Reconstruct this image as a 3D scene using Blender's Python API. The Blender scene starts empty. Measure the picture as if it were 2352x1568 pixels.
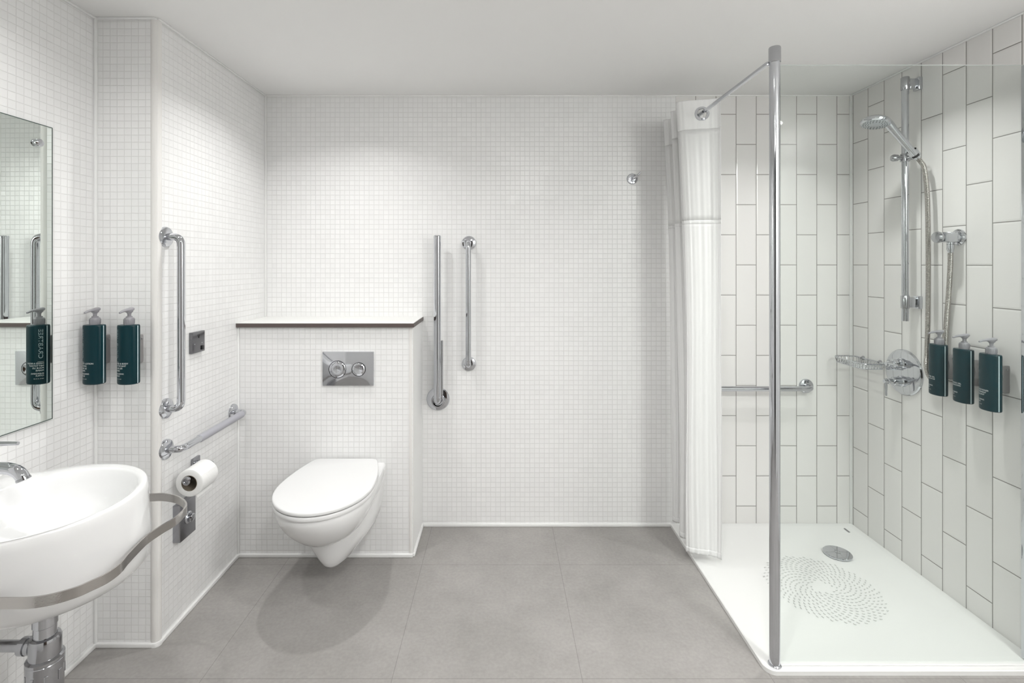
import bpy, bmesh, math, random
from mathutils import Vector, Matrix
random.seed(4)
S = bpy.context.scene
COL = S.collection
PI = math.pi

# ------------------------------------------------------------------ materials
def new_mat(name):
    m = bpy.data.materials.new(name); m.use_nodes = True
    nt = m.node_tree
    return m, nt, nt.nodes["Principled BSDF"]

def simple(name, col, rough=0.4, metal=0.0, spec=0.5, coat=0.0, noise=0.0, nscale=40.0, bump=0.0):
    m, nt, b = new_mat(name)
    b.inputs["Base Color"].default_value = (*col, 1)
    b.inputs["Roughness"].default_value = rough
    b.inputs["Metallic"].default_value = metal
    b.inputs["Specular IOR Level"].default_value = spec
    b.inputs["Coat Weight"].default_value = coat
    b.inputs["Coat Roughness"].default_value = 0.05
    if noise or bump:
        tc = nt.nodes.new("ShaderNodeTexCoord")
        n = nt.nodes.new("ShaderNodeTexNoise"); n.inputs["Scale"].default_value = nscale
        n.inputs["Detail"].default_value = 3
        nt.links.new(tc.outputs["Object"], n.inputs["Vector"])
        if noise:
            r = nt.nodes.new("ShaderNodeMapRange")
            r.inputs["To Min"].default_value = 1 - noise; r.inputs["To Max"].default_value = 1 + noise
            nt.links.new(n.outputs["Fac"], r.inputs["Value"])
            h = nt.nodes.new("ShaderNodeVectorMath"); h.operation = 'SCALE'
            h.inputs[0].default_value = col
            nt.links.new(r.outputs["Result"], h.inputs["Scale"])
            nt.links.new(h.outputs["Vector"], b.inputs["Base Color"])
        if bump:
            bp = nt.nodes.new("ShaderNodeBump"); bp.inputs["Strength"].default_value = bump
            bp.inputs["Distance"].default_value = 0.002
            nt.links.new(n.outputs["Fac"], bp.inputs["Height"])
            nt.links.new(bp.outputs["Normal"], b.inputs["Normal"])
    return m

def swizzle(nt, u, v):
    """vector (u, v, 0) from object coordinates; u, v = (axis, sign, offset)"""
    tc = nt.nodes.new("ShaderNodeTexCoord")
    sep = nt.nodes.new("ShaderNodeSeparateXYZ"); nt.links.new(tc.outputs["Object"], sep.inputs[0])
    comb = nt.nodes.new("ShaderNodeCombineXYZ")
    for k, (ax, sg, off) in enumerate((u, v)):
        ma = nt.nodes.new("ShaderNodeMath"); ma.operation = 'MULTIPLY_ADD'
        ma.inputs[1].default_value = sg; ma.inputs[2].default_value = off
        nt.links.new(sep.outputs["XYZ".index(ax)], ma.inputs[0])
        nt.links.new(ma.outputs[0], comb.inputs[k])
    return comb.outputs[0]

def brick(nt, vec, w, h, mort, offset, c1, c2, cm, smooth=0.1):
    t = nt.nodes.new("ShaderNodeTexBrick")
    t.offset = offset; t.offset_frequency = 2; t.squash = 1; t.squash_frequency = 1
    t.inputs["Scale"].default_value = 1
    t.inputs["Mortar Size"].default_value = mort
    t.inputs["Mortar Smooth"].default_value = smooth
    t.inputs["Bias"].default_value = 0
    t.inputs["Brick Width"].default_value = w
    t.inputs["Row Height"].default_value = h
    t.inputs["Color1"].default_value = (*c1, 1)
    t.inputs["Color2"].default_value = (*c2, 1)
    t.inputs["Mortar"].default_value = (*cm, 1)
    nt.links.new(vec, t.inputs["Vector"])
    return t

MOS = 0.0246
def mosaic(name, u, v):
    m, nt, b = new_mat(name)
    vec = swizzle(nt, u, v)
    t = brick(nt, vec, MOS, MOS, 0.0010, 0.0, (.862, .862, .857), (.888, .888, .883), (.765, .76, .75), 0.25)
    nt.links.new(t.outputs["Color"], b.inputs["Base Color"])
    b.inputs["Roughness"].default_value = 0.16
    mr = nt.nodes.new("ShaderNodeMapRange")
    mr.inputs["To Min"].default_value = 0.24; mr.inputs["To Max"].default_value = 0.7
    nt.links.new(t.outputs["Fac"], mr.inputs["Value"]); nt.links.new(mr.outputs["Result"], b.inputs["Roughness"])
    # every little tile is set at a slightly different angle
    dv = nt.nodes.new("ShaderNodeVectorMath"); dv.operation = 'SCALE'; dv.inputs["Scale"].default_value = 1 / MOS
    fl = nt.nodes.new("ShaderNodeVectorMath"); fl.operation = 'FLOOR'
    wn = nt.nodes.new("ShaderNodeTexWhiteNoise"); wn.noise_dimensions = '2D'
    nt.links.new(vec, dv.inputs[0]); nt.links.new(dv.outputs[0], fl.inputs[0]); nt.links.new(fl.outputs[0], wn.inputs["Vector"])
    sb = nt.nodes.new("ShaderNodeVectorMath"); sb.operation = 'SUBTRACT'; sb.inputs[1].default_value = (.5, .5, .5)
    sc = nt.nodes.new("ShaderNodeVectorMath"); sc.operation = 'SCALE'; sc.inputs["Scale"].default_value = 0.052
    bp = nt.nodes.new("ShaderNodeBump"); bp.invert = True
    bp.inputs["Strength"].default_value = 0.8; bp.inputs["Distance"].default_value = 0.0013
    ad = nt.nodes.new("ShaderNodeVectorMath"); ad.operation = 'ADD'
    no = nt.nodes.new("ShaderNodeVectorMath"); no.operation = 'NORMALIZE'
    nt.links.new(wn.outputs["Color"], sb.inputs[0]); nt.links.new(sb.outputs[0], sc.inputs[0])
    nt.links.new(t.outputs["Fac"], bp.inputs["Height"])
    nt.links.new(bp.outputs["Normal"], ad.inputs[0]); nt.links.new(sc.outputs[0], ad.inputs[1])
    nt.links.new(ad.outputs[0], no.inputs[0]); nt.links.new(no.outputs[0], b.inputs["Normal"])
    return m

def metro(name, u, v):
    m, nt, b = new_mat(name)
    vec = swizzle(nt, u, v)
    t = brick(nt, vec, 0.3045, 0.102, 0.0017, 0.5, (.805, .79, .775), (.83, .816, .80), (.27, .26, .245), 0.05)
    nt.links.new(t.outputs["Color"], b.inputs["Base Color"])
    mr = nt.nodes.new("ShaderNodeMapRange")
    mr.inputs["To Min"].default_value = 0.10; mr.inputs["To Max"].default_value = 0.8
    nt.links.new(t.outputs["Fac"], mr.inputs["Value"]); nt.links.new(mr.outputs["Result"], b.inputs["Roughness"])
    t2 = brick(nt, vec, 0.3045, 0.102, 0.009, 0.5, (1, 1, 1), (1, 1, 1), (0, 0, 0), 1.0)
    bp = nt.nodes.new("ShaderNodeBump"); bp.invert = True
    bp.inputs["Strength"].default_value = 0.35; bp.inputs["Distance"].default_value = 0.003
    nt.links.new(t2.outputs["Fac"], bp.inputs["Height"]); nt.links.new(bp.outputs["Normal"], b.inputs["Normal"])
    return m

def floor_mat():
    m, nt, b = new_mat("grey_stone_tile")
    vec = swizzle(nt, ('X', 1, 0.347), ('Y', 1, -1.60))
    t = brick(nt, vec, 0.607, 0.607, 0.0012, 0.0, (1, 1, 1), (.95, .95, .95), (.72, .72, .72), 0.1)
    tc = nt.nodes.new("ShaderNodeTexCoord")
    n1 = nt.nodes.new("ShaderNodeTexNoise"); n1.inputs["Scale"].default_value = 3.2; n1.inputs["Detail"].default_value = 8
    n1.inputs["Roughness"].default_value = 0.68
    n2 = nt.nodes.new("ShaderNodeTexNoise"); n2.inputs["Scale"].default_value = 85; n2.inputs["Detail"].default_value = 5
    for n in (n1, n2): nt.links.new(tc.outputs["Object"], n.inputs["Vector"])
    r1 = nt.nodes.new("ShaderNodeMapRange"); r1.inputs["From Min"].default_value = .3; r1.inputs["From Max"].default_value = .7
    r1.inputs["To Min"].default_value = .86; r1.inputs["To Max"].default_value = 1.13
    r2 = nt.nodes.new("ShaderNodeMapRange"); r2.inputs["From Min"].default_value = .3; r2.inputs["From Max"].default_value = .7
    r2.inputs["To Min"].default_value = .94; r2.inputs["To Max"].default_value = 1.06
    nt.links.new(n1.outputs["Fac"], r1.inputs["Value"]); nt.links.new(n2.outputs["Fac"], r2.inputs["Value"])
    mu = nt.nodes.new("ShaderNodeMath"); mu.operation = 'MULTIPLY'
    nt.links.new(r1.outputs[0], mu.inputs[0]); nt.links.new(r2.outputs[0], mu.inputs[1])
    sc = nt.nodes.new("ShaderNodeVectorMath"); sc.operation = 'SCALE'; sc.inputs[0].default_value = FLOOR_COL
    nt.links.new(mu.outputs[0], sc.inputs["Scale"])
    ml = nt.nodes.new("ShaderNodeVectorMath"); ml.operation = 'MULTIPLY'
    nt.links.new(sc.outputs[0], ml.inputs[0]); nt.links.new(t.outputs["Color"], ml.inputs[1])
    nt.links.new(ml.outputs[0], b.inputs["Base Color"])
    b.inputs["Roughness"].default_value = 0.55
    b.inputs["Specular IOR Level"].default_value = 0.3
    return m

def glass_mat():
    m = bpy.data.materials.new("clear_green_glass"); m.use_nodes = True
    nt = m.node_tree; nt.nodes.clear()
    out = nt.nodes.new("ShaderNodeOutputMaterial")
    tr = nt.nodes.new("ShaderNodeBsdfTransparent"); tr.inputs[0].default_value = (.955, .972, .962, 1)
    gl = nt.nodes.new("ShaderNodeBsdfGlossy"); gl.inputs["Roughness"].default_value = 0.0
    fr = nt.nodes.new("ShaderNodeFresnel"); fr.inputs["IOR"].default_value = 1.45
    mx = nt.nodes.new("ShaderNodeMixShader")
    ge = nt.nodes.new("ShaderNodeNewGeometry"); io = nt.nodes.new("ShaderNodeMapRange")
    io.inputs["To Min"].default_value = 1.22; io.inputs["To Max"].default_value = 1 / 1.22
    nt.links.new(ge.outputs["Backfacing"], io.inputs["Value"]); nt.links.new(io.outputs[0], fr.inputs["IOR"])
    nt.links.new(fr.outputs[0], mx.inputs[0]); nt.links.new(tr.outputs[0], mx.inputs[1]); nt.links.new(gl.outputs[0], mx.inputs[2])
    nt.links.new(mx.outputs[0], out.inputs[0])
    return m

def fabric_mat(name, col, transl, transp):
    m = bpy.data.materials.new(name); m.use_nodes = True
    nt = m.node_tree; nt.nodes.clear()
    out = nt.nodes.new("ShaderNodeOutputMaterial")
    df = nt.nodes.new("ShaderNodeBsdfDiffuse"); df.inputs[0].default_value = (*col, 1)
    tl = nt.nodes.new("ShaderNodeBsdfTranslucent"); tl.inputs[0].default_value = (*col, 1)
    tp = nt.nodes.new("ShaderNodeBsdfTransparent")
    m1 = nt.nodes.new("ShaderNodeMixShader"); m1.inputs[0].default_value = transl
    m2 = nt.nodes.new("ShaderNodeMixShader"); m2.inputs[0].default_value = transp
    tc = nt.nodes.new("ShaderNodeTexCoord")
    wv = nt.nodes.new("ShaderNodeTexNoise"); wv.inputs["Scale"].default_value = 300
    bp = nt.nodes.new("ShaderNodeBump"); bp.inputs["Strength"].default_value = .15; bp.inputs["Distance"].default_value = .001
    nt.links.new(tc.outputs["Object"], wv.inputs["Vector"]); nt.links.new(wv.outputs["Fac"], bp.inputs["Height"])
    nt.links.new(bp.outputs[0], df.inputs["Normal"])
    nt.links.new(df.outputs[0], m1.inputs[1]); nt.links.new(tl.outputs[0], m1.inputs[2])
    nt.links.new(m1.outputs[0], m2.inputs[1]); nt.links.new(tp.outputs[0], m2.inputs[2])
    nt.links.new(m2.outputs[0], out.inputs[0])
    return m

FLOOR_COL = (.345, .331, .316)
M_floor = floor_mat()
M_ceil = simple("matt_white_paint", (.935, .93, .92), 0.9, spec=.2, noise=.01, nscale=3)
M_paint = simple("plain_white_wall", (.87, .87, .86), 0.7, noise=.01)
M_mos_xz = mosaic("white_mosaic_back", ('X', 1, .394), ('Z', 1, 0))
M_mos_yz = mosaic("white_mosaic_side", ('Y', 1, 0), ('Z', 1, 0))
M_mos_box = mosaic("white_mosaic_boxing", ('X', 1, .394), ('Z', 1, -.0035))
M_metro_b = metro("long_white_tile_back", ('Z', 1, -1.929), ('X', 1, -.884))
M_metro_r = metro("long_white_tile_side", ('Z', 1, -1.929), ('Y', -1, 2.4156 + 1.02))
M_seal = simple("white_sealant", (.86, .86, .85), 0.35)
M_trimc = simple("off_white_trim", (.80, .785, .765), 0.4)
M_ceram = simple("glazed_white_ceramic", (.86, .86, .86), 0.08, coat=.3)
M_seat = simple("white_seat_plastic", (.82, .82, .82), 0.22)
M_chrome = simple("polished_chrome", (.60, .61, .64), 0.06, metal=1)
M_chrome_d = simple("dull_chrome", (.46, .465, .485), 0.14, metal=1)
M_steel = simple("brushed_steel", (.52, .50, .48), 0.14, metal=1, bump=.05, nscale=220)
M_hose = simple("ribbed_hose_metal", (.50, .48, .455), 0.22, metal=1)
M_plate = simple("dark_grey_plate", (.20, .20, .21), 0.22, metal=1)
M_satin = simple("satin_steel_plate", (.36, .36, .38), 0.24, metal=1, bump=.05, nscale=200)
M_sleeve = simple("grey_grip_sleeve", (.40, .40, .44), 0.35)
M_shelf = simple("white_laminate", (.85, .85, .83), 0.35)
M_edge = simple("dark_brown_edge", (.10, .078, .072), 0.45)
M_teal = simple("dark_teal_bottle", (.0012, .026, .034), 0.30, spec=.25)
M_stripe = simple("pale_seam_stripe", (.45, .55, .58), 0.35)
M_pump = simple("grey_pump_plastic", (.29, .285, .305), 0.4)
M_brack = simple("grey_bracket_plastic", (.30, .29, .29), 0.4)
M_white = simple("white_print", (.75, .78, .78), 0.5)
M_pale = simple("pale_grey_print", (.34, .42, .44), 0.5)
M_dark = simple("black_plastic", (.015, .015, .017), 0.35)
M_paper = simple("tissue_paper", (.88, .88, .87), 0.95, spec=.1, bump=.25, nscale=160)
M_core = simple("cardboard_core", (.20, .17, .13), 0.9)
M_tray = simple("white_acrylic_tray", (.84, .84, .83), 0.2)
M_slip = simple("grey_anti_slip_grip", (.64, .64, .63), 0.5)
M_wood = simple("brown_door_laminate", (.16, .10, .07), 0.45, noise=.15, nscale=12)
M_corr = simple("dark_corridor_panelling", (.10, .095, .09), .7)
M_mirror = simple("mirror_silver", (.80, .85, .815), 0.0, metal=1)
M_medge = simple("dark_mirror_edge", (.06, .09, .08), 0.3)
M_gedge = simple("pale_glass_edge", (.80, .84, .82), 0.2)
M_glass = glass_mat()
M_curt = fabric_mat("white_polyester", (.945, .945, .94), .14, .0)
M_sheer = fabric_mat("sheer_white_voile", (.94, .94, .935), .30, .07)

# ------------------------------------------------------------------ geometry helpers
class G:
    """a growing mesh: verts, faces, a material slot per face"""
    def __init__(s): s.v = []; s.f = []; s.m = []
    def add(s, vs, fs, slot=0):
        o = len(s.v); s.v += [Vector(p) for p in vs]
        for f in fs: s.f.append(tuple(i + o for i in f)); s.m.append(slot)
    def bm(s, b, slot=0, mat=None):
        b.verts.index_update()
        s.add([(mat @ v.co) if mat else v.co.copy() for v in b.verts], [[v.index for v in f.verts] for f in b.faces], slot); b.free()
    def box(s, a, b, bevel=0.0, seg=2, slot=0, mat=None):
        m = bmesh.new(); bmesh.ops.create_cube(m, size=1)
        c = (Vector(a) + Vector(b)) / 2; d = Vector(b) - Vector(a)
        for v in m.verts: v.co = Vector((v.co.x * d.x, v.co.y * d.y, v.co.z * d.z)) + c
        if bevel:
            bmesh.ops.bevel(m, geom=m.edges[:], offset=bevel, segments=seg, profile=.5, affect='EDGES', clamp_overlap=True)
        s.bm(m, slot, mat)
    def loft(s, rings, cap0=True, cap1=True, slot=0, closed=True):
        n = len(rings[0]); vs = [p for r in rings for p in r]; fs = []
        for i in range(len(rings) - 1):
            for j in range(n if closed else n - 1):
                k = (j + 1) % n
                fs.append((i * n + j, i * n + k, (i + 1) * n + k, (i + 1) * n + j))
        if cap0: fs.append(tuple(range(n - 1, -1, -1)))
        if cap1: fs.append(tuple((len(rings) - 1) * n + j for j in range(n)))
        s.add(vs, fs, slot)
    def lathe(s, prof, origin=(0, 0, 0), axis=(0, 0, 1), seg=32, slot=0, cap0=True, cap1=True):
        q = Vector((0, 0, 1)).rotation_difference(Vector(axis).normalized()); o = Vector(origin)
        rings = [[o + q @ Vector((r * math.cos(2 * PI * k / seg), r * math.sin(2 * PI * k / seg), z)) for k in range(seg)] for r, z in prof]
        s.loft(rings, cap0, cap1, slot)
    def tube(s, pts, r, seg=14, caps=True, slot=0, closed=False):
        pts = [Vector(p) for p in pts]; n = len(pts)
        rad = r if isinstance(r, (list, tuple)) else [r] * n
        tan = []
        for i in range(n):
            a = pts[(i - 1) % n] if closed or i > 0 else pts[i]
            b = pts[(i + 1) % n] if closed or i < n - 1 else pts[i]
            tan.append((b - a).normalized())
        ref = Vector((0, 0, 1)) if abs(tan[0].z) < .9 else Vector((1, 0, 0))
        nrm = tan[0].cross(ref).normalized(); rings = []
        for i in range(n):
            if i:
                q = tan[i - 1].rotation_difference(tan[i]); nrm = (q @ nrm).normalized()
            bn = tan[i].cross(nrm).normalized()
            rings.append([pts[i] + rad[i] * (math.cos(2 * PI * k / seg) * nrm + math.sin(2 * PI * k / seg) * bn) for k in range(seg)])
        if closed: rings.append(rings[0])
        s.loft(rings, caps and not closed, caps and not closed, slot)

def fillet(pts, r, n=8):
    pts = [Vector(p) for p in pts]; out = [pts[0]]
    for i in range(1, len(pts) - 1):
        a, b, c = pts[i - 1], pts[i], pts[i + 1]
        u = (a - b).normalized(); w = (c - b).normalized()
        ang = u.angle(w); d = min(r / math.tan(ang / 2), (a - b).length * .49, (c - b).length * .49)
        p0, p1 = b + u * d, b + w * d
        for k in range(n + 1):
            t = k / n; out.append((1 - t) ** 2 * p0 + 2 * t * (1 - t) * b + t * t * p1)
    out.append(pts[-1]); return out

def spline(pts, n=6):
    pts = [Vector(p) for p in pts]; out = []
    for i in range(len(pts) - 1):
        p0 = pts[max(i - 1, 0)]; p1 = pts[i]; p2 = pts[i + 1]; p3 = pts[min(i + 2, len(pts) - 1)]
        for k in range(n):
            t = k / n
            out.append(.5 * ((2 * p1) + (p2 - p0) * t + (2 * p0 - 5 * p1 + 4 * p2 - p3) * t * t + (3 * p1 - p0 - 3 * p2 + p3) * t ** 3))
    out.append(pts[-1]); return out

def obj(name, g, mats, parent=None, smooth=True, angle=35):
    me = bpy.data.meshes.new(name)
    off = Vector((0, 0, 0)); p = parent
    while p is not None: off += p.location; p = p.parent
    me.from_pydata([tuple(v - off) for v in g.v], [], g.f)
    mats = mats if isinstance(mats, (list, tuple)) else [mats]
    for m in mats: me.materials.append(m)
    for p, sl in zip(me.polygons, g.m): p.material_index = sl
    bm = bmesh.new(); bm.from_mesh(me); bmesh.ops.recalc_face_normals(bm, faces=bm.faces[:]); bm.to_mesh(me); bm.free()
    if smooth:
        if any(m.name.startswith(("polished", "dull")) for m in mats): angle = min(angle, 28)
        for p in me.polygons: p.use_smooth = True
        me.set_sharp_from_angle(angle=math.radians(angle))
    o = bpy.data.objects.new(name, me); COL.objects.link(o)
    if parent: o.parent = parent
    return o

def thing(name, label, cat, loc, group=None):
    o = bpy.data.objects.new(name, None); o.empty_display_size = .05; COL.objects.link(o)
    o.location = loc; o["label"] = label; o["category"] = cat
    if group: o["group"] = group
    return o

def tag(o, label, cat, group=None):
    o["label"] = label; o["category"] = cat
    if group: o["group"] = group
    return o

def struct(name, g, mats, smooth=False, label=None, cat=None):
    o = obj(name, g, mats, None, smooth); o["kind"] = "structure"
    o["label"] = label or name.replace("_", " "); o["category"] = cat or name.split("_")[0]
    return o

def copy_tree(o, parent=None):
    c = o.copy(); COL.objects.link(c); c.parent = parent
    for ch in list(o.children): copy_tree(ch, c)
    return c

def one_box(a, b, **k):
    g = G(); g.box(a, b, **k); return g

# ------------------------------------------------------------------ dimensions
YB, XR, ZC = 2.531, 1.772, 2.178          # back wall, right wall, ceiling
XL, YC, XF = -1.405, 1.735, -1.19         # left wall, column face, far left wall
YX, XX, ZX = 2.267, -.397, 1.040          # cistern boxing: front, right side, top
YR = -1.25                                # wall behind the camera

# ------------------------------------------------------------------ room shell
struct("floor", one_box((XL - .1, YR - .1, -.08), (XR + .1, YB + .1, 0)), M_floor, label="grey stone-look tiled bathroom floor")
struct("ceiling", one_box((XL - .1, YR - .1, ZC), (XR + .1, YB + .1, ZC + .08)), M_ceil, label="plain matt white bathroom ceiling")
g = G(); g.box((XL - .1, YB, -.05), (.885, YB + .1, ZC + .05)); g.box((.885, YB, -.05), (XR + .1, YB + .1, ZC + .05), slot=1)
struct("wall_back", g, [M_mos_xz, M_metro_b], label="white mosaic back wall with long tiles in the shower")
g = G(); g.box((XR, 1.60, -.05), (XR + .1, YB, ZC + .05)); g.box((XR, YR, -.05), (XR + .1, 1.60, ZC + .05), slot=1)
struct("wall_right", g, [M_metro_r, M_paint], label="right shower wall of long vertical white tiles")
struct("wall_left", one_box((XL - .1, YR, -.05), (XL, YC + .2, ZC + .05)), M_mos_yz, label="white mosaic wall behind the basin")
g = G(); g.box((XL - .05, YC, -.02), (XF, YB + .02, ZC + .02))
for i, f in enumerate(g.f):
    n = (g.v[f[1]] - g.v[f[0]]).cross(g.v[f[2]] - g.v[f[1]])
    if abs(n.x) > abs(n.y): g.m[i] = 1
struct("wall_left_column", g, [M_mos_xz, M_mos_yz], label="white mosaic boxed-out left wall with vertical corner")
g = G(); g.box((XF - .02, YX, -.02), (XX, YB + .02, ZX))
for i, f in enumerate(g.f):
    n = (g.v[f[1]] - g.v[f[0]]).cross(g.v[f[2]] - g.v[f[1]])
    if abs(n.x) > abs(n.y): g.m[i] = 1
struct("wall_cistern", g, [M_mos_box, M_paint], label="low mosaic wall boxing in the toilet cistern")
YD = -.03                                 # inner face of the wall with the doorway the camera stands in
g = G(); g.box((XL - .1, YD - .10, -.05), (-.36, YD, ZC + .05)); g.box((.67, YD - .10, -.05), (XR + .1, YD, ZC + .05))
g.box((-.36, YD - .10, 2.06), (.67, YD, ZC + .05))
struct("wall_rear", g, M_paint, label="plain white wall with the doorway")
struct("wall_corridor", one_box((XL - .1, YR - .1, -.05), (XR + .1, YR, ZC + .05)), M_corr, label="grey corridor wall beyond the doorway")
g = G(); g.box((.675, YD - .98, .005), (.715, YD - .105, 2.04), bevel=.003)
struct("door_1", g, M_wood, label="open brown laminate door on the corridor side")

# trims: floor coves, corner beads, ceiling beads
def strip(name, a, b, m=M_seal, bevel=.003, label=None):
    return struct(name, one_box(a, b, bevel=bevel, seg=3), m, True, label)
h, w = .016, .009
strip("baseboard_back", (XX, YB - w, 0), (.86, YB + .002, h), label="white cove along the foot of the back wall")
strip("baseboard_left", (XL - .002, YR, 0), (XL + w, YC, h), label="white cove along the foot of the basin wall")
strip("baseboard_column", (XL, YC - w, 0), (XF - .010, YC + .002, h), label="white cove along the foot of the column face")
strip("baseboard_left_far", (XF - .002, YC + .010, 0), (XF + w, YX, h), label="white cove along the foot of the toilet side wall")
strip("baseboard_cistern", (XF, YX - w, 0), (XX, YX + .002, h), label="white cove along the foot of the cistern boxing")
strip("baseboard_cistern_side", (XX - .002, YX, 0), (XX + w, YB, h), label="white cove along the side of the cistern boxing")
g = G(); g.lathe([(.012, 0), (.0186, .0), (.0190, .002), (.0190, h - .003), (.0180, h - .001), (.015, h)], (XF - .010, YC + .010, 0), seg=24)
struct("trim_1", g, M_seal, True, "rounded white cove at the column corner")
g = G(); g.lathe([(.0165, .004), (.0165, ZC)], (XF - .012, YC + .012, 0), seg=24)
struct("trim_2", g, M_trimc, True, "rounded off-white trim on the column corner")
strip("trim_3", (XL - .001, YC - .009, 0), (XL + .009, YC + .001, ZC), label="white sealant bead in the basin corner")
strip("trim_4", (XF - .001, YB - .007, ZX), (XF + .007, YB + .001, ZC), label="white bead in the far left corner")
strip("trim_5", (XF - .001, YX - .007, 0), (XF + .007, YX + .001, ZX), label="white bead where boxing meets side wall")
strip("trim_6", (XR - .010, YB - .010, 0), (XR + .001, YB + .001, ZC), label="white bead in the shower corner")
g = G(); g.lathe([(.013, .004), (.013, ZX)], (XX - .011, YX + .011, 0), seg=24)
struct("trim_7", g, M_trimc, True, "off-white corner trim of the cistern boxing")
strip("trim_8", (XF, YB - .006, ZC - .006), (XR, YB, ZC), M_ceil, .002, "thin bead between back wall and ceiling")
strip("trim_9", (XF, YC, ZC - .008), (XF + .007, YB, ZC), M_seal, .002, "white bead between side wall and ceiling")
strip("trim_10", (XL, YC - .007, ZC - .008), (XF, YC, ZC), M_seal, .002, "white bead above the column face")
strip("trim_11", (XL, YR, ZC - .008), (XL + .007, YC, ZC), M_seal, .002, "white bead between basin wall and ceiling")
strip("trim_12", (XR - .007, 1.6, ZC - .007), (XR, YB, ZC), M_seal, .002, "white bead between shower wall and ceiling")

# ------------------------------------------------------------------ shelf on the boxing
t = thing("shelf", "white shelf board with dark brown edge on top of the cistern boxing", "shelf", (-.79, 2.40, ZX))
g = G(); g.box((XF, 2.252, 1.053), (-.392, YB, 1.060), bevel=.001, seg=1); obj("board", g, M_shelf, t)
g = G(); g.add([(XF, 2.250, ZX), (-.39, 2.250, ZX), (-.39, YB, ZX), (XF, YB, ZX), (XF, 2.250, 1.0575), (-.39, 2.250, 1.0575), (-.39, YB, 1.0575), (XF, YB, 1.0575)],
               [(0, 1, 5, 4), (1, 2, 6, 5), (3, 2, 1, 0), (4, 5, 6, 7), (2, 3, 7, 6), (3, 0, 4, 7)])
o = obj("edge_band", g, M_edge, t, False); o["label"] = "dark brown shelf edge"

# ------------------------------------------------------------------ toilet
TX = -.692
def seat_outline(z, k=1.0, dy=0.0, back=2.250, front=1.757, hw=.188, hb=.136, n=28):
    """closed outline: blunt ellipse at the front, straight taper to the hinge side"""
    yc = 1.985
    pts = []
    for i in range(n + 1):                       # front half, left to right through the tip
        a = PI + PI * i / n
        pts.append((TX + hw * k * math.cos(a), yc + (yc - front) * k * math.sin(a) + dy, z))
    m = 10
    for i in range(1, m):
        s_ = i / m; wq = hw + (hb - hw) * (s_ ** 1.9)
        pts.append((TX + wq * k, yc + (back - yc) * s_ + dy, z))
    r_ = .016
    pts += [(TX + hb * k, back - r_ * .3, z), (TX + (hb - r_) * k, back, z), (TX - (hb - r_) * k, back, z), (TX - hb * k, back - r_ * .3, z)]
    for i in range(m - 1, 0, -1):
        s_ = i / m; wq = hw + (hb - hw) * (s_ ** 1.9)
        pts.append((TX - wq * k, yc + (back - yc) * s_ + dy, z))
    return pts
toilet = thing("toilet", "white wall-hung toilet with closed lid below the flush plate", "toilet", (TX, YX, .07))
g = G()
bowl = [(.416, 1.0, 1.768, .178, .168), (.409, 1.0, 1.766, .1795, .169), (.400, 1.0, 1.765, .1805, .169), (.385, 1.0, 1.769, .179, .168), (.36, 1.0, 1.782, .174, .165), (.33, 1.0, 1.805, .160, .158),
        (.30, 1.0, 1.834, .140, .145), (.275, 1.0, 1.862, .115, .13), (.257, 1.0, 1.888, .085, .11), (.248, 1.0, 1.915, .055, .09)]
rings = [seat_outline(z, k, 0, YX + .004, fr, hw, hb) for z, k, fr, hw, hb in bowl]
g.loft(rings)
def rear_ring(z, hw, fr, n=30):
    pts = [(TX + hw, YX + .004, z)]
    yc = YX - .07 if fr < YX - .07 else fr + .01
    for i in range(n + 1):
        a = -PI * i / n
        pts.append((TX + hw * math.cos(a) * (1 if True else 0), yc + (yc - fr) * math.sin(a), z))
    pts.append((TX - hw, YX + .004, z)); return pts
g.loft([rear_ring(z, hw_, fr) for z, hw_, fr in
        [(.4255, .160, 2.03), (.4245, .165, 2.01), (.420, .1695, 2.0), (.412, .1715, 2.00), (.38, .1705, 2.00), (.32, .165, 2.0), (.26, .157, 1.985), (.21, .146, 1.98), (.17, .123, 1.985), (.135, .092, 1.995), (.11, .074, 2.01), (.093, .058, 2.03), (.084, .040, 2.06), (.081, .02, 2.10)]])
obj("bowl", g, M_ceram, toilet, True, 42)
g = G(); g.loft([seat_outline(z, k) for z, k in [(.4165, .975), (.4175, .993), (.421, 1.0), (.429, 1.0), (.4325, .99)]]); obj("seat", g, M_seat, toilet)
g = G(); g.loft([seat_outline(z, k) for z, k in [(.4355, .985), (.437, .998), (.440, 1.003), (.4455, 1.003), (.4485, .997), (.4502, .985), (.4505, .96)]]); obj("lid", g, M_seat, toilet)
for sx in (-1, 1):
    g = G(); g.lathe([(.009, -.02), (.011, -.018), (.011, .018), (.009, .02)], (TX + sx * .078, 2.2555, .428), (1, 0, 0), 16); obj("hinge", g, M_seat, toilet)

# ------------------------------------------------------------------ flush plate
fp = thing("flush_plate", "chrome dual flush plate on the tiled boxing above the toilet", "flush plate", (-.6885, YX, .852))
g = G()
x0, x1, z0, z1 = -.803, -.574, .777, .929
nx, nz = 16, 12
rings = []
vs = []; fs = []
for j in range(nz + 1):
    for i in range(nx + 1):
        u, v = i / nx * 2 - 1, j / nz * 2 - 1
        dome = .0060 * (1 - abs(u) ** 2.4) * (1 - abs(v) ** 2.4)
        vs.append((x0 + (x1 - x0) * i / nx, YX - .010 - dome, z0 + (z1 - z0) * j / nz))
for j in range(nz):
    for i in range(nx):
        a = j * (nx + 1) + i; fs.append((a, a + 1, a + nx + 2, a + nx + 1))
g.add(vs, fs)
g.add([(x0, YX - .010, z0), (x1, YX - .010, z0), (x1, YX - .010, z1), (x0, YX - .010, z1), (x0, YX, z0), (x1, YX, z0), (x1, YX, z1), (x0, YX, z1)],
      [(0, 4, 5, 1), (1, 5, 6, 2), (2, 6, 7, 3), (3, 7, 4, 0)])
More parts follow.
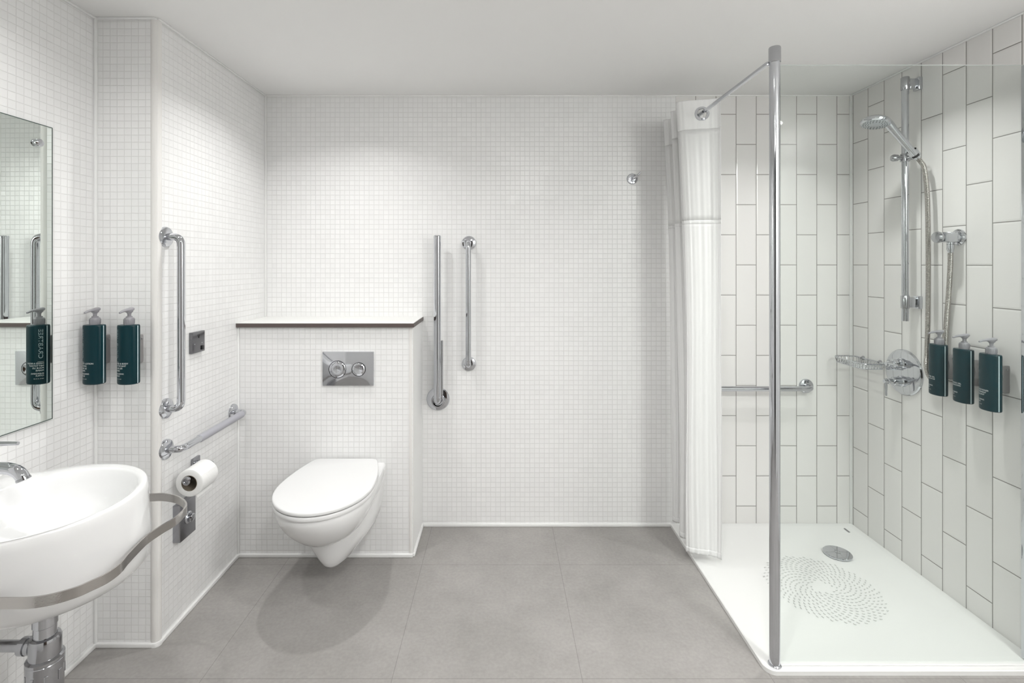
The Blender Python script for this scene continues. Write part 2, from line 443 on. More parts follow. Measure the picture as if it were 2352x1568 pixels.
obj("plate", g, M_chrome, fp, True, 50)
for cx, r_ in ((-.734, .037), (-.639, .029)):
    g = G(); g.lathe([(r_ + .0025, .0), (r_ + .0025, .0012)], (cx, YX - .0150, .851), (0, -1, 0), 40); o = obj("button_surround", g, M_dark, fp)
    g = G(); g.lathe([(r_, -.002), (r_, .001), (r_ - .003, .0035), (r_ * .7, .0055), (r_ * .35, .0035), (.001, .0025)], (cx, YX - .0152, .851), (0, -1, 0), 40)
    obj("button", g, M_chrome, fp, True, 60)

# ------------------------------------------------------------------ grab bars
def flange(g, p, n, r=.036):
    g.lathe([(r, 0), (r, .004), (r * .93, .009), (r * .72, .0125), (r * .42, .0145)], p, n, 36)
def grab_bar(name, label, a, b, n, stand, r, sleeve=None, bend=.045):
    a, b, n = Vector(a), Vector(b), Vector(n).normalized()
    t_ = thing(name, label, "grab bar", (a + b) / 2 , "chrome grab bars on the walls")
    path = fillet([a, a + n * stand, b + n * stand, b], bend, 10)
    g = G(); g.tube(path, r, 20); obj("bar", g, M_chrome, t_, True, 60)
    for p in (a, b):
        g = G(); flange(g, p, n); obj("flange", g, M_chrome, t_, True, 60)
    if sleeve:
        d = (b - a).normalized(); L = (b - a).length
        g = G(); pts = []; rad = []
        m = 90
        for i in range(m + 1):
            s_ = sleeve[0] + (sleeve[1] - sleeve[0]) * i / m
            pts.append(a + n * stand + d * L * s_); rad.append(r + .0018 + (.0006 if i % 2 else 0))
        rad[0] = rad[-1] = r + .0003
        g.tube(pts, rad, 20); o = obj("grip_sleeve", g, M_sleeve, t_, True, 60); o["label"] = "grey ribbed grip sleeve"
    return t_
grab_bar("grab_bar", "vertical chrome grab bar on the left side wall beside the basin", (XF, 1.775, 1.421), (XF, 1.775, .813), (1, 0, 0), .057, .0128)
grab_bar("grab_bar", "grab bar with grey sleeve running level above the toilet roll", (XF, 1.775, .668), (XF, 2.222, .668), (1, 0, 0), .057, .0125, (.24, .93))
grab_bar("grab_bar", "vertical chrome grab bar on the back wall right of the fold-down rail", (-.160, YB, 1.4306), (-.160, YB, .821), (0, -1, 0), .058, .0132)
grab_bar("grab_bar", "level chrome grab bar on the shower back wall behind the glass", (.93, YB, .709), (1.542, YB, .709), (0, -1, 0), .058, .0125)

# fold-down rail
fr = thing("fold_down_rail", "folded-up chrome drop-down support rail beside the cistern shelf", "support rail", (-.314, YB, .645))
g = G(); g.tube(fillet([(-.3115, 2.462, 1.452), (-.3115, 2.462, .655), (-.314, 2.505, .640)], .05, 10), .0178, 24); obj("rail", g, M_chrome, fr, True, 60)
g = G(); g.lathe([(.0178, 0), (.0186, .001), (.0186, .010), (.0165, .0135), (.006, .015)], (-.3115, 2.462, 1.4515), (0, 0, 1), 24); obj("end_cap", g, M_chrome, fr, True, 60)
g = G(); g.tube(fillet([(-.2945, 2.488, .945), (-.2945, 2.488, .67), (-.306, 2.515, .650)], .03, 8), .0085, 14); obj("stay", g, M_chrome_d, fr, True, 60)
g = G(); flange(g, (-.316, YB, .644), (0, -1, 0), .058); obj("flange", g, M_chrome, fr, True, 60)
g = G(); g.lathe([(.034, 0), (.034, .014), (.031, .022), (.026, .022), (.024, .010), (.004, .008)], (-.314, YB - .012, .640), (0, -1, .0), 32); obj("hinge_cup", g, M_chrome, fr, True, 50)

# ------------------------------------------------------------------ robe hook
hk = thing("robe_hook", "small round chrome robe hook high on the mosaic back wall", "hook", (.664, YB, 1.754))
g = G(); g.lathe([(.0275, 0), (.0275, .004), (.024, .009), (.016, .010), (.015, .007), (.004, .007)], (.664, YB, 1.754), (0, -1, 0), 32); obj("rose", g, M_chrome, hk, True, 50)
g = G(); g.tube(spline([(.664, YB - .004, 1.754), (.670, YB - .022, 1.757), (.684, YB - .035, 1.768), (.697, YB - .040, 1.781)], 5), [.007] * 6 + [.0055] * 6 + [.0045] * 4, 12); obj("peg", g, M_chrome, hk, True, 60)

# ------------------------------------------------------------------ square switch plate
sw = thing("switch_plate", "square dark grey metal switch plate on the side wall", "switch", (XF, 1.951, 1.0215))
g = G(); g.box((XF, 1.911, .981), (XF + .0135, 1.991, 1.062), bevel=.0012); obj("plate", g, M_plate, sw)
g = G(); g.box((XF + .0128, 1.968, .988), (XF + .0165, 1.984, 1.004), bevel=.001); obj("button", g, M_dark, sw)
g = G()
X_ = XF + .0139
tri = [(1.945, 1.050), (1.957, 1.050), (1.951, 1.037)]
for i in range(3):
    (ya, za), (yb, zb) = tri[i], tri[(i + 1) % 3]
    g.tube([(X_, ya, za), (X_, yb, zb)], .0007, 6)
obj("triangle_mark", g, M_dark, sw)
for yy in (1.925, 1.972):
    g = G(); g.lathe([(.0012, -.001), (.0012, .0006)], (XF + .0135, yy, 1.016), (1, 0, 0), 10); obj("indicator", g, M_white, sw)

# ------------------------------------------------------------------ toilet roll, holder, wall box
rh = thing("toilet_roll_holder", "chrome rod holder carrying the toilet roll on the side wall", "toilet roll holder", (XF, 1.945, .568))
g = G(); g.box((XF, 1.922, .530), (XF + .010, 1.968, .575), bevel=.002); obj("wall_plate", g, M_satin, rh)
g = G(); g.tube(fillet([(XF + .005, 1.945, .553), (-1.117, 1.945, .553), (-1.117, 1.784, .553)], .02, 8), .0095, 18, caps=False)
obj("rod", g, M_chrome, rh, True, 60)
g = G(); g.lathe([(.0095, 0), (.0145, .002), (.0145, .010), (.012, .012), (.009, .011), (.008, .006), (.001, .006)], (-1.117, 1.7875, .553), (0, -1, 0), 20); obj("rod_end", g, M_chrome_d, rh, True, 40)

tr = thing("toilet_roll", "white toilet roll hanging on the chrome holder", "toilet roll", (-1.115, 1.84, .4895))
zc = .540; cx = -1.115; R, r_ = .0485, .0280
g = G()
n = 48
def circ(rx, y, rz=None): return [(cx + rx * math.cos(2 * PI * k / n), y, zc + (rz or rx) * math.sin(2 * PI * k / n)) for k in range(n)]
g.loft([circ(r_, 1.7925), circ(R - .002, 1.7920), circ(R, 1.7935), circ(R, 1.8885), circ(R - .002, 1.890), circ(r_, 1.8895)], False, False)
obj("paper", g, M_paper, tr, True, 50)
g = G(); g.loft([circ(r_, 1.7915), circ(r_ - .0015, 1.7915), circ(r_ - .0015, 1.8905), circ(r_, 1.8905), circ(r_, 1.7915)], False, False); o = obj("core", g, M_core, tr, True, 50); o["label"] = "brown cardboard core"
g = G(); pp = []
for k in range(9):
    a = math.radians(30 - k * 11); pp.append((cx + (R + .0008) * math.cos(a), zc + (R + .0008) * math.sin(a)))
pp.append((pp[-1][0] + .002, zc - .052))
g.loft([[(x, 1.794, z), (x, 1.888, z), (x - .0009, 1.888, z), (x - .0009, 1.794, z)] for x, z in pp]); obj("loose_sheet", g, M_paper, tr, True, 40)

wb = thing("wall_box", "slim chrome box with round knob on the wall below the toilet roll", "wall box", (XF, 1.862, .380))
g = G(); g.box((XF, 1.816, .313), (XF + .028, 1.908, .447), bevel=.0015); obj("case", g, M_satin, wb)
g = G(); g.lathe([(.022, 0), (.022, .004), (.018, .008), (.011, .009), (.011, .014)], (XF + .028, 1.860, .385), (1, 0, 0), 28); obj("rose", g, M_chrome, wb, True, 50)
g = G(); g.lathe([(.010, 0), (.0150, .003), (.0155, .008), (.0135, .012), (.007, .014), (.001, .0145)], (XF + .036, 1.860, .385), (1, 0, -.15), 28); obj("knob", g, M_chrome, wb, True, 50)

# ------------------------------------------------------------------ mirror
mr = thing("mirror", "frameless rectangular wall mirror above the basin", "mirror", (XL, 1.27, 1.296))
g = G(); XM = -1.396
ya, yb_, za, zb = .98, 1.560, .843, 1.749; XA = -1.4018
g.add([(XA, ya, za), (XM, yb_, za), (XM, yb_, zb), (XA, ya, zb), (XL, ya, za), (XL, yb_, za), (XL, yb_, zb), (XL, ya, zb)],
      [(0, 1, 2, 3)]); g.add([v.copy() for v in g.v], [(0, 4, 5, 1), (1, 5, 6, 2), (2, 6, 7, 3), (3, 7, 4, 0), (5, 4, 7, 6)], 1)
obj("glass", g, [M_mirror, M_medge], mr, False)
def on_mirror(y, z): return (XA + (XM - XA) * (y - ya) / (yb_ - ya) + .0004, y, z)
g = G(); e = .0022
for (y0_, y1_, z0_, z1_) in ((ya, yb_, zb - e, zb), (ya, yb_, za, za + e), (ya, ya + e, za + e, zb - e), (yb_ - e, yb_, za + e, zb - e)):
    g.add([on_mirror(y0_, z0_), on_mirror(y1_, z0_), on_mirror(y1_, z1_), on_mirror(y0_, z1_)], [(0, 1, 2, 3)])
o = obj("ground_edge", g, M_medge, mr, False); o["label"] = "thin dark ground edge"
for yy, zz in ((1.509, 1.690), (1.509, .90)):
    g = G(); g.lathe([(.0105, 0), (.0115, .003), (.0115, .010), (.009, .0125), (.002, .013)], (XM - .001, yy, zz), (1, 0, 0), 24)
    if zz > 1: obj("clip", g, M_chrome, mr, True, 50)

# ------------------------------------------------------------------ basin
BX, BY = -1.17, 1.27
bs = thing("basin", "large round white wall basin with steel rail below the mirror", "basin", (XL, BY, .48))
NB = 96
def outer_ring(z, a, b, cy, lx, ly, cx=BX):
    """ellipse joined to a squared ledge that reaches back to the wall"""
    pts = []
    for k in range(NB):
        th = 2 * PI * k / NB; c, s_ = math.cos(th), math.sin(th)
        re = 1 / math.sqrt((c / a) ** 2 + (s_ / b) ** 2)
        if c < 0 and lx:
            rr = min(lx / max(-c, 1e-6), ly / max(abs(s_), 1e-6)); re = max(re, rr)
        pts.append((cx + re * c, cy + re * s_, z))
    return pts
LX = BX - XL
def inner_ring(z, f, cx=-1.1445, a=.1865, b=.2045, cy=1.260):
    return [(cx + a * f * math.cos(2 * PI * k / NB), cy + b * f * math.sin(2 * PI * k / NB), z) for k in range(NB)]
g = G()
rings = [outer_ring(.4800, .08, .09, 1.315, 0, 0, -1.155), outer_ring(.484, .125, .135, 1.313, 0, 0, -1.16), outer_ring(.492, .165, .172, 1.310, 0, 0, -1.168), outer_ring(.506, .197, .194, 1.305, .205, .10),
         outer_ring(.53, .219, .207, 1.298, .22, .13), outer_ring(.56, .228, .210, 1.290, LX, .145), outer_ring(.60, .231, .211, 1.285, LX, .155), outer_ring(.65, .229, .219, 1.278, LX, .16),
         outer_ring(.70, .226, .226, 1.272, LX, .164), outer_ring(.722, .2245, .2275, 1.27, LX, .165), outer_ring(.7285, .222, .225, 1.27, LX - .001, .163), outer_ring(.7305, .218, .221, 1.27, LX - .004, .159),
         inner_ring(.7305, 1.02), inner_ring(.729, .995), inner_ring(.7245, .975), inner_ring(.70, .945), inner_ring(.67, .90), inner_ring(.645, .82), inner_ring(.628, .68), inner_ring(.618, .48), inner_ring(.613, .25), inner_ring(.611, .12)]
g.loft(rings)
obj("bowl", g, M_ceram, bs, True, 50)
g = G(); g.lathe([(.032, .0), (.032, .003), (.026, .0045), (.02, .002), (.001, .002)], (-1.1445, 1.27, .611), (0, 0, 1), 30); obj("waste_cover", g, M_chrome, bs, True, 50)
RP = [(-1.405, 1.535), (-1.30, 1.538), (-1.17, 1.55), (-1.0888, 1.5555), (-1.0543, 1.5584), (-1.0075, 1.5469), (-.9649, 1.5201), (-.9347, 1.4888), (-.9214, 1.4525), (-.9181, 1.4096), (-.9262, 1.3690), (-.9313, 1.3255), (-.9281, 1.2906),
      (-.9169, 1.2304), (-.9075, 1.1928), (-.9095, 1.1564), (-.9249, 1.1267), (-.9394, 1.1058), (-.9717, 1.0828), (-1.0099, 1.0720), (-1.064, 1.071), (-1.10, 1.068), (-1.18, 1.062), (-1.30, 1.068), (-1.405, 1.075)]
path = spline([(x, y, .60) for x, y in RP], 6)
rings = []
for i, p in enumerate(path):
    d = (path[min(i + 1, len(path) - 1)] - path[max(i - 1, 0)]).normalized(); nn = Vector((-d.y, d.x, 0)) * .0022
    rings.append([p + nn + Vector((0, 0, -.0118)), p - nn + Vector((0, 0, -.0118)), p - nn + Vector((0, 0, .0118)), p + nn + Vector((0, 0, .0118))])
g = G(); g.loft(rings); o = obj("towel_rail", g, M_steel, bs, True, 40); o["label"] = "flat stainless steel rail looping around the bowl"

tp = thing("basin_tap", "chrome mixer tap with lever on the ledge of the round basin", "tap", (-1.366, 1.265, .7305))
g = G(); g.lathe([(.027, 0), (.027, .004), (.024, .007), (.0235, .095), (.020, .105), (.004, .108)], (-1.366, 1.265, .7305), (0, 0, 1), 32); obj("body", g, M_chrome, tp, True, 50)
sp = spline([(-1.366, 1.265, .79), (-1.33, 1.265, .8045), (-1.272, 1.265, .8095), (-1.242, 1.265, .8075), (-1.222, 1.265, .801), (-1.211, 1.265, .791), (-1.206, 1.265, .782)], 6)
g = G(); g.tube(sp, .0145, 20); obj("spout", g, M_chrome, tp, True, 60)
g = G(); g.lathe([(.0145, 0), (.0155, .001), (.0155, .006), (.012, .0075), (.004, .006)], (-1.2070, 1.265, .785), (.42, 0, -1), 20); obj("aerator", g, M_chrome_d, tp, True, 50)
g = G(); g.tube([(-1.366, 1.265, .832), (-1.35, 1.265, .8655), (-1.29, 1.265, .8705), (-1.25, 1.265, .8715), (-1.219, 1.265, .872)], [.012, .009, .0058, .0052, .0045], 14); obj("lever", g, M_chrome, tp, True, 60)

tpz = thing("bottle_trap", "chrome bottle trap hanging under the round basin", "pipe trap", (-1.163, 1.285, .20))
tx, ty = -1.169, 1.285
g = G(); g.lathe([(.024, .355), (.024, .40), (.026, .402), (.026, .437), (.024, .439), (.024, .482)], (tx, ty, 0), seg=32); obj("tailpiece", g, M_chrome, tpz, True, 40)
g = G(); g.lathe([(.030, .318), (.0335, .322), (.0335, .365), (.031, .372), (.0245, .374), (.0245, .36)], (tx, ty, 0), seg=36, cap1=False); obj("upper_body", g, M_chrome_d, tpz, True, 40)
g = G(); g.lathe([(.0355, .292), (.0395, .294), (.0395, .310), (.0385, .3115), (.0395, .313), (.0395, .320), (.034, .3235)], (tx, ty, 0), seg=36, cap0=True); obj("collar", g, M_chrome_d, tpz, True, 40)
g = G(); g.lathe([(.010, .19), (.030, .195), (.0355, .205), (.0375, .225), (.0375, .293)], (tx, ty, 0), seg=36)
for k in range(8):
    a = 2 * PI * k / 8; g.box((-.004, -.002, .262), (.004, .002, .288), .001, 1, 0, Matrix.Translation((tx + .0375 * math.cos(a), ty + .0375 * math.sin(a), 0)) @ Matrix.Rotation(a + PI / 2, 4, 'Z'))
obj("lower_cup", g, M_chrome_d, tpz, True, 40)
g = G(); g.lathe([(.016, .028), (.0205, .030), (.0205, .040), (.0175, .042), (.0215, .044), (.0215, .058), (.018, .060), (.014, .062)], (tx, ty, .345), (-1, 0, 0), 24); obj("union_nut", g, M_chrome_d, tpz, True, 40)
g = G(); g.tube([(tx - .02, ty, .345), (XL, ty, .345)], .0135, 18); obj("outlet_pipe", g, M_chrome_d, tpz, True, 60)

# ------------------------------------------------------------------ soap bottles
BA, BF, BR, BH = .0340, .0265, .0165, .196
def b_sec(th):
    c, s_ = math.cos(th), math.sin(th)
    e = 2 / 2.3
    return (BA * math.copysign(abs(c) ** e, c), (BF if s_ < 0 else BR) * math.copysign(abs(s_) ** e, s_))
# arc-length table along the front, from the front centre
_tab = []
_s = 0; _p = b_sec(-PI / 2)
for i in range(0, 200):
    q = b_sec(-PI / 2 + (PI / 2) * i / 199); _s += math.hypot(q[0] - _p[0], q[1] - _p[1]); _p = q; _tab.append((_s, q))
def on_front(s_):
    a = abs(s_)
    for i in range(len(_tab) - 1):
        if _tab[i + 1][0] >= a: break
    (s0, p0), (s1, p1) = _tab[i], _tab[i + 1]; f = (a - s0) / max(s1 - s0, 1e-9)
    x, y = p0[0] + (p1[0] - p0[0]) * f, p0[1] + (p1[1] - p0[1]) * f
    return (x if s_ > 0 else -x, y)

def text_geo(body, size):
    cu = bpy.data.curves.new("t", 'FONT'); cu.body = body; cu.size = size; cu.align_x = 'LEFT'; cu.resolution_u = 3
    ob = bpy.data.objects.new("t", cu); COL.objects.link(ob)
    dg = bpy.context.evaluated_depsgraph_get(); dg.update()
    me = bpy.data.meshes.new_from_object(ob.evaluated_get(dg))
    vs = [v.co.copy() for v in me.vertices]; fs = [tuple(p.vertices) for p in me.polygons]
    bpy.data.objects.remove(ob); bpy.data.curves.remove(cu); bpy.data.meshes.remove(me)
    return vs, fs

def label_geo(lines):
    """lines: (text, size, s-start, z, vertical, width)"""
    g = G()
    for txt, size, s0, z, vert, width in lines:
        vs, fs = text_geo(txt, size)
        xm = max(v.x for v in vs); f = width / xm if width else 1
        out = []
        for v in vs:
            if vert: s_, zz = s0 - v.y, z + v.x * f
            else: s_, zz = s0 + v.x * f, z + v.y
            x, y = on_front(s_); n_ = Vector((x / BA ** 2, y / BF ** 2, 0)).normalized() * .00035
            out.append((x + n_.x, y + n_.y, zz))
        g.add(out, fs)
    return g

def section(z, k=1.0, n=56):
    return [(b_sec(2 * PI * i / n)[0] * k, b_sec(2 * PI * i / n)[1] * k, z) for i in range(n)]

def make_bottle(lines):
    b = thing("soap_dispenser", "", "soap dispenser", (0, 0, 0))
    g = G(); g.loft([section(z, k) for z, k in [(0, .90), (.002, .97), (.006, 1.0), (.09, 1.0), (BH - .006, 1.0), (BH - .002, .985), (BH, .95), (BH + .0008, .80)]])
    obj("bottle", g, M_teal, b, True, 30)
    for sx in (-1, 1):
        g = G()
        cols = []
        for dth in (-.055, -.02, .02, .055):
            th = -.20 + dth; x, y = b_sec(th); cols.append((sx * (x + .0005), y))
        g.loft([[(x, y, z) for x, y in cols] + [(x - sx * .0009, y, z) for x, y in reversed(cols)] for z in (.003, BH - .002)]); o = obj("seam_stripe", g, M_stripe, b); o["label"] = "pale vertical stripe"
    g = G(); prof = [(.0145, BH), (.0150, BH + .003), (.0150, BH + .020), (.0135, BH + .023), (.0095, BH + .0245), (.0095, BH + .028)]
    g.lathe(prof, seg=24)
    for k in range(20):
        a = 2 * PI * k / 20; g.box((-.0008, -.0006, BH + .004), (.0008, .0006, BH + .019), 0, 1, 0, Matrix.Translation((.0150 * math.cos(a), .0150 * math.sin(a), 0)) @ Matrix.Rotation(a, 4, 'Z'))
    obj("collar", g, M_pump, b, True, 40)
    pm = G(); pm.lathe([(.0055, BH + .026), (.0055, BH + .036), (.0075, BH + .040), (.011, BH + .043), (.011, BH + .047)], seg=20)
    rings = []
    for y, hw, zl, zh in [(.0145, .006, .050, .056), (.0135, .0085, .046, .0570), (.008, .0098, .0435, .0572), (.0, .0098, .0430, .0560), (-.009, .0085, .0440, .0545), (-.020, .0062, .0445, .0530), (-.031, .0045, .0432, .0505), (-.0405, .0034, .0405, .0465), (-.0425, .0028, .0405, .0455)]:
        r2 = []
        for i in range(16):
            a = 2 * PI * i / 16; zm, zr = (zl + zh) / 2, (zh - zl) / 2
            r2.append((hw * math.cos(a), y, BH + zm + zr * math.copysign(abs(math.sin(a)) ** .7, math.sin(a))))
        rings.append(r2)
    pm.loft(rings); obj("pump_head", pm, M_pump, b, True, 50)
    g = label_geo([("CRABTREE", .0165, -.0205, .086, True, .097)]); o = obj("brand_lettering", g, M_pale, b, False); o["label"] = "large pale lettering running up the bottle"
    o = obj("product_text", label_geo(lines[:-3]), M_white, b, False); o["label"] = "small white product text"
    o = obj("scent_text", label_geo(lines[-3:]), M_white, b, False); o["label"] = "small white scent and size text"
    return b
def small(ls, foot=("ENERGISING", "CITRUS")):
    out = []
    z = .0745; out.append((ls[0], .0030, -.034, z, False, None))
    z = .0680
    for l in ls[1:]:
        out.append((l, .0072, -.034, z, False, None)); z -= .0078
    out.append((foot[0], .0064, -.034, .0345, False, None)); out.append((foot[1], .0064, -.034, .0275, False, None))
    out.append(("300 ML 10.1 FL OZ", .0034, -.034, .0185, False, None))
    return out
bottles = [
    ((-1.357, 1.675, .926), 0, small(["HYDRATING", "BODY LOTION", "LOTION", "POUR LE", "CORPS"]), "teal pump bottle of lotion nearest the basin corner", "teal pump bottles beside the basin"),
    ((-1.2427, 1.675, .926), 0, small(["CLEANSING", "HAND & BODY", "NETTOYANT", "POUR LES", "MAINS"]), "teal pump bottle nearest the column's rounded edge", "teal pump bottles beside the basin"),
    ((1.712, 1.955, .815), -PI / 2, small(["CLEANSING", "SHOWER GEL", "GEL DOUCHE"]), "teal pump bottle beside the shower hose loop", "teal pump bottles in the shower"),
    ((1.712, 1.849, .815), -PI / 2, small(["CLEANSING", "SHAMPOO GEL", "SHAMPOOING"]), "middle of the three teal pump bottles in the shower", "teal pump bottles in the shower"),
    ((1.712, 1.747, .815), -PI / 2, small(["SMOOTHING", "CONDITIONER", "TRAITEMENT", "DEMELANT"]), "teal shower bottle farthest from the hose, nearest the glass", "teal pump bottles in the shower"),
]
def bracket(loc, rot, depth, label, group):
    """clip that holds a bottle to the wall; local +Y runs to the wall"""
    b = thing("bottle_bracket", label, "bracket", loc, group)
    y0, y1 = BR - .001, depth
    g = G(); rings = []
    for z, w_, d in [(.060, .008, .55), (.066, .011, .85), (.078, .0125, 1), (.095, .011, .80), (.112, .0105, .72), (.130, .011, .80), (.142, .0125, .95), (.150, .0115, .9), (.155, .008, .6)]:
        yo = y1 - (y1 - y0) * d
        rings.append([(-w_ * .4, y1, z), (-w_ * .75, (y0 + y1) / 2, z), (-w_, yo + .004, z), (-w_ + .004, yo, z), (w_ - .004, yo, z), (w_, yo + .004, z), (w_ * .75, (y0 + y1) / 2, z), (w_ * .4, y1, z)])
    g.loft(rings); g2 = G(); g2.add([v + Vector(loc) for v in g.v], g.f); obj("clip_body", g2, M_brack, b, True, 50)
    g = G(); g.lathe([(.0026, 0), (.0026, .0012), (.001, .0015)], (.0122, (y0 + y1) / 2 + .004, .143), (1, 0, 0), 12); g2 = G(); g2.add([v + Vector(loc) for v in g.v], g.f); obj("screw", g2, M_chrome_d, b, True, 40)
    b.rotation_euler = (0, 0, rot); return b
for (loc, rot, lines, lab, grp) in bottles:
    b = make_bottle(lines); b.location = loc; b.rotation_euler = (0, 0, rot); b["label"] = lab; b["group"] = grp
    wall_d = (YC - loc[1]) if rot == 0 else (XR - loc[0])
    bracket(loc, rot, wall_d, {"teal pump bottle of lotion nearest the basin corner": "grey clip behind the bottle nearest the basin corner",
                               "teal pump bottle nearest the column's rounded edge": "grey clip behind the bottle nearest the column edge",
                               "teal pump bottle beside the shower hose loop": "grey clip behind the shower bottle next to the hose",
                               "middle of the three teal pump bottles in the shower": "grey clip behind the middle shower bottle",
                               "teal shower bottle farthest from the hose, nearest the glass": "grey clip behind the shower bottle nearest the glass"}[lab], "grey bottle clips")

# ------------------------------------------------------------------ shower tray
def rrect(x0, x1, y0, y1, z, r, n=8, only_front_left=True):
    pts = []
    for k in range(n + 1):
        a = PI + PI / 2 * k / n
        pts.append((x0 + r + r * math.cos(a), y0 + r + r * math.sin(a), z))
    pts += [(x1, y0, z), (x1, y1, z), (x0, y1, z)]
    return pts
ty_ = thing("shower_tray", "low white square shower tray on the grey floor", "shower tray", (1.315, 2.07, 0))
g = G()
x0, y0 = .857, 1.612
prev = [rrect(x0, XR, y0, YB, 0, .035), rrect(x0, XR, y0, YB, .0135, .035), rrect(x0 + .003, XR - .003, y0 + .003, YB - .003, .016, .034), rrect(x0 + .024, XR - .024, y0 + .030, YB - .024, .016, .02),
        rrect(x0 + .032, XR - .032, y0 + .038, YB - .032, .0135, .02), rrect(x0 + .25, XR - .25, y0 + .25, YB - .25, .0115, .02)]
g.loft(prev); obj("base", g, M_tray, ty_, True, 25)
g = G(); n_ = 0
for i in range(14, 470):
    rr = .0100 * math.sqrt(i); th = i * 2.399963
    px, py = 1.305 + rr * math.cos(th), 2.035 + rr * math.sin(th)
    if rr > .213 or math.hypot(px - 1.524, py - 2.265) < .075: continue
    a = th + .9
    ca, sa = math.cos(a), math.sin(a); L, W = .0058, .0026
    zz = .0136
    g.add([(px + L * ca * math.cos(q) - W * sa * math.sin(q), py + L * sa * math.cos(q) + W * ca * math.sin(q), zz) for q in [k * PI / 4 for k in range(8)]] +
          [(px + .8 * (L * ca * math.cos(q) - W * sa * math.sin(q)), py + .8 * (L * sa * math.cos(q) + W * ca * math.sin(q)), zz + .0006) for q in [k * PI / 4 for k in range(8)]],
          [tuple(range(8, 16))] + [(k, (k + 1) % 8, 8 + (k + 1) % 8, 8 + k) for k in range(8)])
o = obj("anti_slip_pattern", g, M_slip, ty_, False); o["label"] = "pale grey dashes of the anti-slip pattern"
g = G(); g.box((1.6995, 2.445, .0150), (1.7075, 2.482, .0158)); o = obj("maker_mark", g, M_satin, ty_, False); o["label"] = "tiny grey mark by the rear edge"
dc = thing("drain_cover", "round chrome drain cover in the white shower tray", "drain", (1.524, 2.265, .0125))
g = G(); g.lathe([(.054, 0), (.0575, .001), (.0575, .006), (.055, .0085), (.04, .0095), (.001, .0100)], (1.524, 2.265, .0135), seg=48); obj("disc", g, M_chrome, dc, True, 50)
g = G()
rg = [(1.524 + .012 * math.cos(a), 2.265 + .012 * math.sin(a), .0236) for a in [2 * PI * k / 24 for k in range(21)]]; g.tube(rg, .0009, 6)
for dx, dy in ((1, 0), (-1, 0), (0, 1), (0, -1)):
    g.tube([(1.524 + dx * .016, 2.265 + dy * .016, .0235), (1.524 + dx * .052, 2.265 + dy * .052, .0224)], .0006, 6)
obj("groove_mark", g, M_chrome_d, dc)

# ------------------------------------------------------------------ shower screen: post, glass, wall channel, top rail
ss = thing("shower_screen", "clear glass shower screen with tall chrome corner post", "shower screen", (.896, 1.637, .016))
g = G(); g.lathe([(.0165, .0155), (.0165, 1.985)], (.896, 1.637, 0), seg=32); obj("post", g, M_chrome, ss, True, 60)
g = G(); g.lathe([(.0175, 1.982), (.0185, 1.983), (.0185, 2.030), (.017, 2.033), (.004, 2.0335)], (.896, 1.637, 0), seg=32); obj("post_cap", g, M_chrome_d, ss, True, 50)
g = G(); g.lathe([(.0205, .0155), (.0205, .019), (.0175, .022)], (.896, 1.637, 0), seg=32); obj("post_foot", g, M_chrome, ss, True, 50)
g = G(); a, b = (.910, 1.634, .020), (1.745, 1.642, 1.975)
g.add([(a[0], a[1], a[2]), (b[0], a[1], a[2]), (b[0], b[1], a[2]), (a[0], b[1], a[2]), (a[0], a[1], b[2]), (b[0], a[1], b[2]), (b[0], b[1], b[2]), (a[0], b[1], b[2])], [(0, 1, 5, 4), (2, 3, 7, 6)], 0)
g.add([v.copy() for v in g.v], [(4, 5, 6, 7), (0, 3, 2, 1), (1, 2, 6, 5), (0, 4, 7, 3)], 1)
obj("glass_panel", g, [M_glass, M_gedge], ss, False)
g = G(); g.box((1.733, 1.622, .016), (XR, 1.668, 1.985), bevel=.002); obj("wall_channel", g, M_chrome, ss)
g = G(); g.box((.905, 1.630, .016), (1.74, 1.646, .021), bevel=.001, seg=1); obj("bottom_seal", g, M_seal, ss)
g = G(); g.box((.8695, 1.640, 1.9745), (.8825, YB, 1.9885), bevel=.0045, seg=3); obj("top_rail", g, M_chrome, ss, True, 50)
g = G(); g.lathe([(.024, 0), (.024, .004), (.018, .008), (.012, .012)], (.876, YB, 1.9815), (0, -1, 0), 28); obj("rail_rose", g, M_chrome, ss, True, 50)

# ------------------------------------------------------------------ shower curtain
sc_ = thing("shower_curtain", "white shower curtain gathered along the rail at the back wall", "curtain", (.876, 2.33, .05))
NP = 5; NS = 110 * NP
def curtain_pt(q, z):
    """q 0..1 along the cloth, accordion folds about the rail"""
    h_ = (z - .05) / 1.99
    ph = q * PI * NP
    sharp = math.cos(ph); sharp = math.copysign(abs(sharp) ** .97, sharp)
    amp = (.060 + .022 * h_ ** 2) * (1 - .50 * q) * (1 + .06 * math.sin(5 * q + 1))
    cx_ = .886 - .028 * h_ ** 3 - .006 * q
    if q < 1 / NP: amp *= 1 + .04 * math.sin(3 * z)
    y = 2.155 + .335 * q + .006 * math.sin(2.2 * z + 9 * q) + .004 * math.sin(ph * 2)
    x = cx_ + amp * sharp + .0045 * math.sin(4.1 * z + 20 * q) * (1 - h_) + .0010 * math.sin(160 * q + 1.5 * z) * (1 - .6 * h_)
    return (x, y + (.0013 * math.sin(190 * q + .7 * z) + .0009 * math.sin(331 * q - .9 * z + 1)) * (1 - .55 * h_), z)
def sheet(zs, eyelet=None):
    g = G(); rows = [[Vector(curtain_pt(i / NS, z)) for i in range(NS + 1)] for z in zs]
    g.loft(rows, False, False, closed=False)
    if eyelet:                                # round holes where the rail passes through every fold
        keep = []
        for f in g.f:
            c = sum((g.v[i] for i in f), Vector()) / 4
            keep.append((c.x - .876) ** 2 + (c.z - eyelet) ** 2 > .0225 ** 2)
        g.f = [f for f, k in zip(g.f, keep) if k]; g.m = [0] * len(g.f)
    return g
